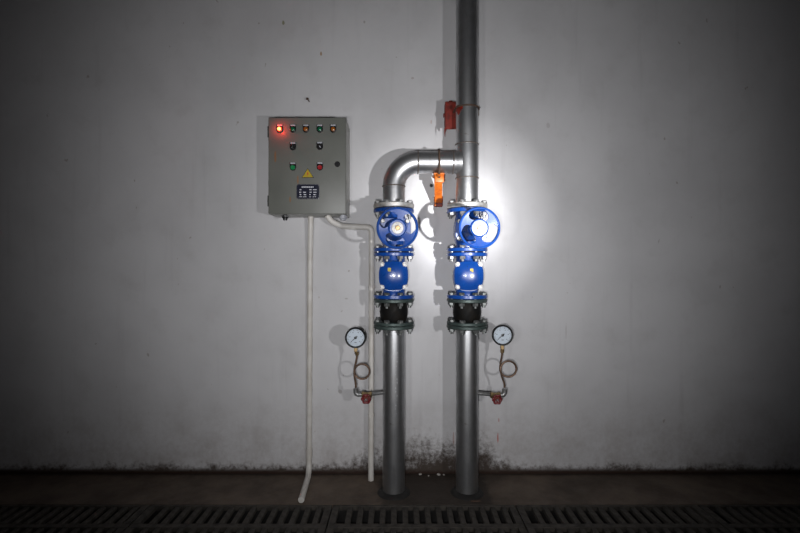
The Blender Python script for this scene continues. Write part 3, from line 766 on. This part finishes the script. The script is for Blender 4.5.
obj('key_slot', lambda bm: box(bm, (-0.001, -0.0036, -0.005), (0.001, -0.0028, 0.005)), 'gasket', lk)
ws = obj('warning_sign', lambda bm: prism(bm, [(0, .0275), (-.0315, -.0215), (.0315, -.0215)], -0.0012, 0.0), 'black', t, D(307.8, 173.6), label='triangular electric shock warning sticker')
obj('sign_face', lambda bm: prism(bm, [(0, .0235), (-.0275, -.0190), (.0275, -.0190)], -0.0018, -0.001), 'yellow', ws)
obj('lightning_bolt', lambda bm: (prism(bm, [(.003, .014), (-.006, -.001), (.000, -.001)], -0.0024, -0.0016), prism(bm, [(.006, .001), (-.001, .001), (-.005, -.015)], -0.0024, -0.0016)), 'orange_print', ws)
npc = D(308.0, 191.7)
pl = obj('nameplate', lambda bm: prism(bm, rounded_rect(0.121, 0.080, 0.012, 5), -0.0015, 0.0), 'chrome', t, npc, label='dark nameplate with pale lines of print')
obj('plate_face', lambda bm: prism(bm, rounded_rect(0.113, 0.072, 0.009, 5), -0.0021, -0.0012), 'plate', pl)
def lines(bm):
    rnd = random.Random(5)
    def bar(x0, x1, z, h):
        bm.faces.new([bm.verts.new((p, -0.0025, q)) for p, q in ((x0, z), (x1, z), (x1, z + h), (x0, z + h))])
    x = -0.032
    while x < 0.030:
        wd = rnd.uniform(.005, .008); bar(x, x + wd, .0205, .0065); x += wd + .002
    for r_, z in enumerate((.0075, -.0055, -.0180, -.0280)):
        for x0, x1 in ((-.047, -.030), (-.026, -.006), (.006, .020), (.024, .046)):
            if rnd.random() < .86: bar(x0 + rnd.uniform(0, .004), x1 - rnd.uniform(0, .005), z, .0048 if r_ < 3 else .0028)
obj('printed_lines', lines, 'print', pl)
# fittings under the box
gd = obj('cable_gland', lambda bm: (lathe(bm, [(0.013, 0), (0.013, -0.008), (0.017, -0.008), (0.017, -0.018), (0.012, -0.020), (0.011, -0.030)], (0, 0, 0), (0, 0, 1), 12)), 'black', t, (-0.124, -0.15, 0.003), label='black cable gland under the box')
obj('gland_collar', lambda bm: ringcyl(bm, (0.0, 0, -0.011), (0, 0, 1), 0.012, 0.0205, 0.004, 6, .0005), 'zinc', gd)
gw = obj('cable_gland', lambda bm: lathe(bm, [(0.016, 0), (0.016, -0.007), (0.021, -0.007), (0.021, -0.020), (0.015, -0.022), (0.014, -0.030), (0.0, -0.030)], (0, 0, 0), (0, 0, 1), 12), 'paper', t, (0.180, -0.13, 0.003), label='white cable gland under the box')

# ------------------------------------------------------------------ conduits
def conduit(name, lab, pts, r, extra):
    o0 = Vector(pts[0]); t = thing(name, lab, 'conduit', pts[-1]); base = Vector(pts[-1])
    obj('conduit_tube', lambda bm: tube(bm, [Vector(p) - base for p in pts], r, 18), 'pvc', t, sharp=60)
    for c, ax in extra:
        obj('coupling', lambda bm: lathe(bm, [(r, -0.022), (r + .0028, -0.021), (r + .0028, 0.021), (r, 0.022)], Vector(c) - base, ax, 18), 'pvc', t)
    return t
def fillet(pts, rad, n=8):
    pts = [Vector(p) for p in pts]; out = [pts[0]]
    for a, b, c in zip(pts[:-2], pts[1:-1], pts[2:]):
        r = min(rad, (a - b).length * .45, (c - b).length * .45); u = (a - b).normalized(); v = (c - b).normalized()
        p0, p1 = b + u * r, b + v * r
        for i in range(n + 1):
            s = i / n; out.append(p0 * (1 - s) ** 2 + b * 2 * s * (1 - s) + p1 * s * s)
    out.append(pts[-1]); return out
r = 0.0155
c1 = fillet([(-0.488, -0.060, BZ + 0.004), (-0.499, -0.025, 1.20), (-0.505, -0.022, 0.050), (-0.500, -0.065, 0.0165), (-0.484, -0.325, 0.0165)], 0.06)
conduit('wall_conduit', 'straight cream plastic conduit from box down to floor, bending out to drain', c1, r, (((-0.5048, -0.022, 0.13), (0, 0, 1)),))
xs = -0.156
c2 = fillet([(-0.392, -0.11, BZ + 0.003), (-0.370, -0.10, 1.402), (-0.315, -0.075, 1.378), (xs, -0.060, 1.374), (xs, -0.055, 1.20), (-0.158, -0.078, 0.0)], 0.028)
conduit('bent_conduit', 'cream plastic conduit swept sideways from box then down beside left pipe', c2, r, ())
for i, (zz, px) in enumerate(((1.05, -0.1555), (0.35, -0.157))):
    k = thing('conduit_clip', ('plastic clip holding the bent conduit behind the left check valve', 'plastic clip holding the bent conduit low on the wall')[i], 'clip', (px, 0, zz), group='conduit clips')
    yo = -0.058 if i == 0 else -0.071
    obj('clip_ring', lambda bm: ringcyl(bm, (0, yo, -0.007), (0, 0, 1), r, r + 0.003, 0.014, 20, .0005), 'pvc', k)
    obj('clip_foot', lambda bm: box(bm, (-0.008, yo + r, -0.007), (0.008, 0, 0.007)), 'pvc', k)

# ------------------------------------------------------------------ odds and ends on wall and floor
nl = thing('wall_nail', 'bent rusty nail sticking out above the control box', 'nail', (-0.508, 0, 2.082))
obj('shank', lambda bm: tube(bm, [(0, 0.01, 0), (0, -0.020, 0.002), (-0.003, -0.034, 0.004)], 0.0028, 8), 'rustiron', nl)
obj('head', lambda bm: lathe(bm, [(0.007, 0), (0.008, .002), (0.005, .004)], (-0.004, -0.034, 0.004), (-0.1, -1, 0.1), 12), 'rustiron', nl)
for x, z, lab in ((0.176, 1.613, 'dark wall plug between the elbow and the orange stay'), (0.172, 1.505, 'small grey wall plug beside the foot of the orange stay')):
    k = thing('wall_plug', lab, 'wall plug', (x, 0, z), group='wall plugs')
    s_ = 1.0 if z > 1.6 else 0.6; mm = 'black' if z > 1.6 else 'zinc'
    obj('plug_rim', lambda bm: ringcyl(bm, (0, 0.0, 0), (0, -1, 0), 0.005 * s_, 0.010 * s_, 0.003, 16, .0005), mm, k)
    obj('plug_core', lambda bm: lathe(bm, [(0.0055 * s_, 0), (0.0055 * s_, 0.001), (0, 0.001)], (0, 0, 0), (0, -1, 0), 14), 'gasket', k)
rnd = random.Random(11)
def chip_build(seed):
    def f(bm):
        q = random.Random(seed); bmesh.ops.create_icosphere(bm, subdivisions=1, radius=1.0)
        for v in bm.verts: v.co = Vector((v.co.x * q.uniform(.7, 1.2), v.co.y * q.uniform(.6, 1.0), v.co.z * q.uniform(.35, .6)))
        z = min(v.co.z for v in bm.verts)
        for v in bm.verts: v.co.z -= z
    return f
chips = [(0.112, .016, .010, 'plaster_chip', 'chip', 'pale plaster chip at the wall foot, nearest the left pipe', 'plaster chip'),
         (0.158, .034, .007, 'plaster_chip', 'chip', 'smallest pale plaster chip, a little out from the wall foot', 'plaster chip'),
         (0.214, .018, .012, 'plaster_chip', 'chip', 'largest pale plaster chip at the wall foot between the pipes', 'plaster chip'),
         (0.244, .022, .008, 'plaster_chip', 'chip', 'pale plaster chip at the wall foot, nearest the right pipe', 'plaster chip'),
         (0.375, .310, .013, 'metal_scrap', 'rustiron', 'flat rusty scrap on the floor edge in front of right pipe', 'scrap')]
for i, (x, y, sz, nm, m_, lab, cat) in enumerate(chips):
    o = obj(nm, chip_build(i), m_, None, (x, -y, 0), (0, 0, rnd.uniform(0, 6)), sharp=10)
    o.scale = (sz * (2.4 if cat == 'scrap' else 1), sz, sz * (.5 if cat == 'scrap' else 1))
    tag(o, lab, cat, 'plaster chips between the pipe feet' if cat != 'scrap' else None)
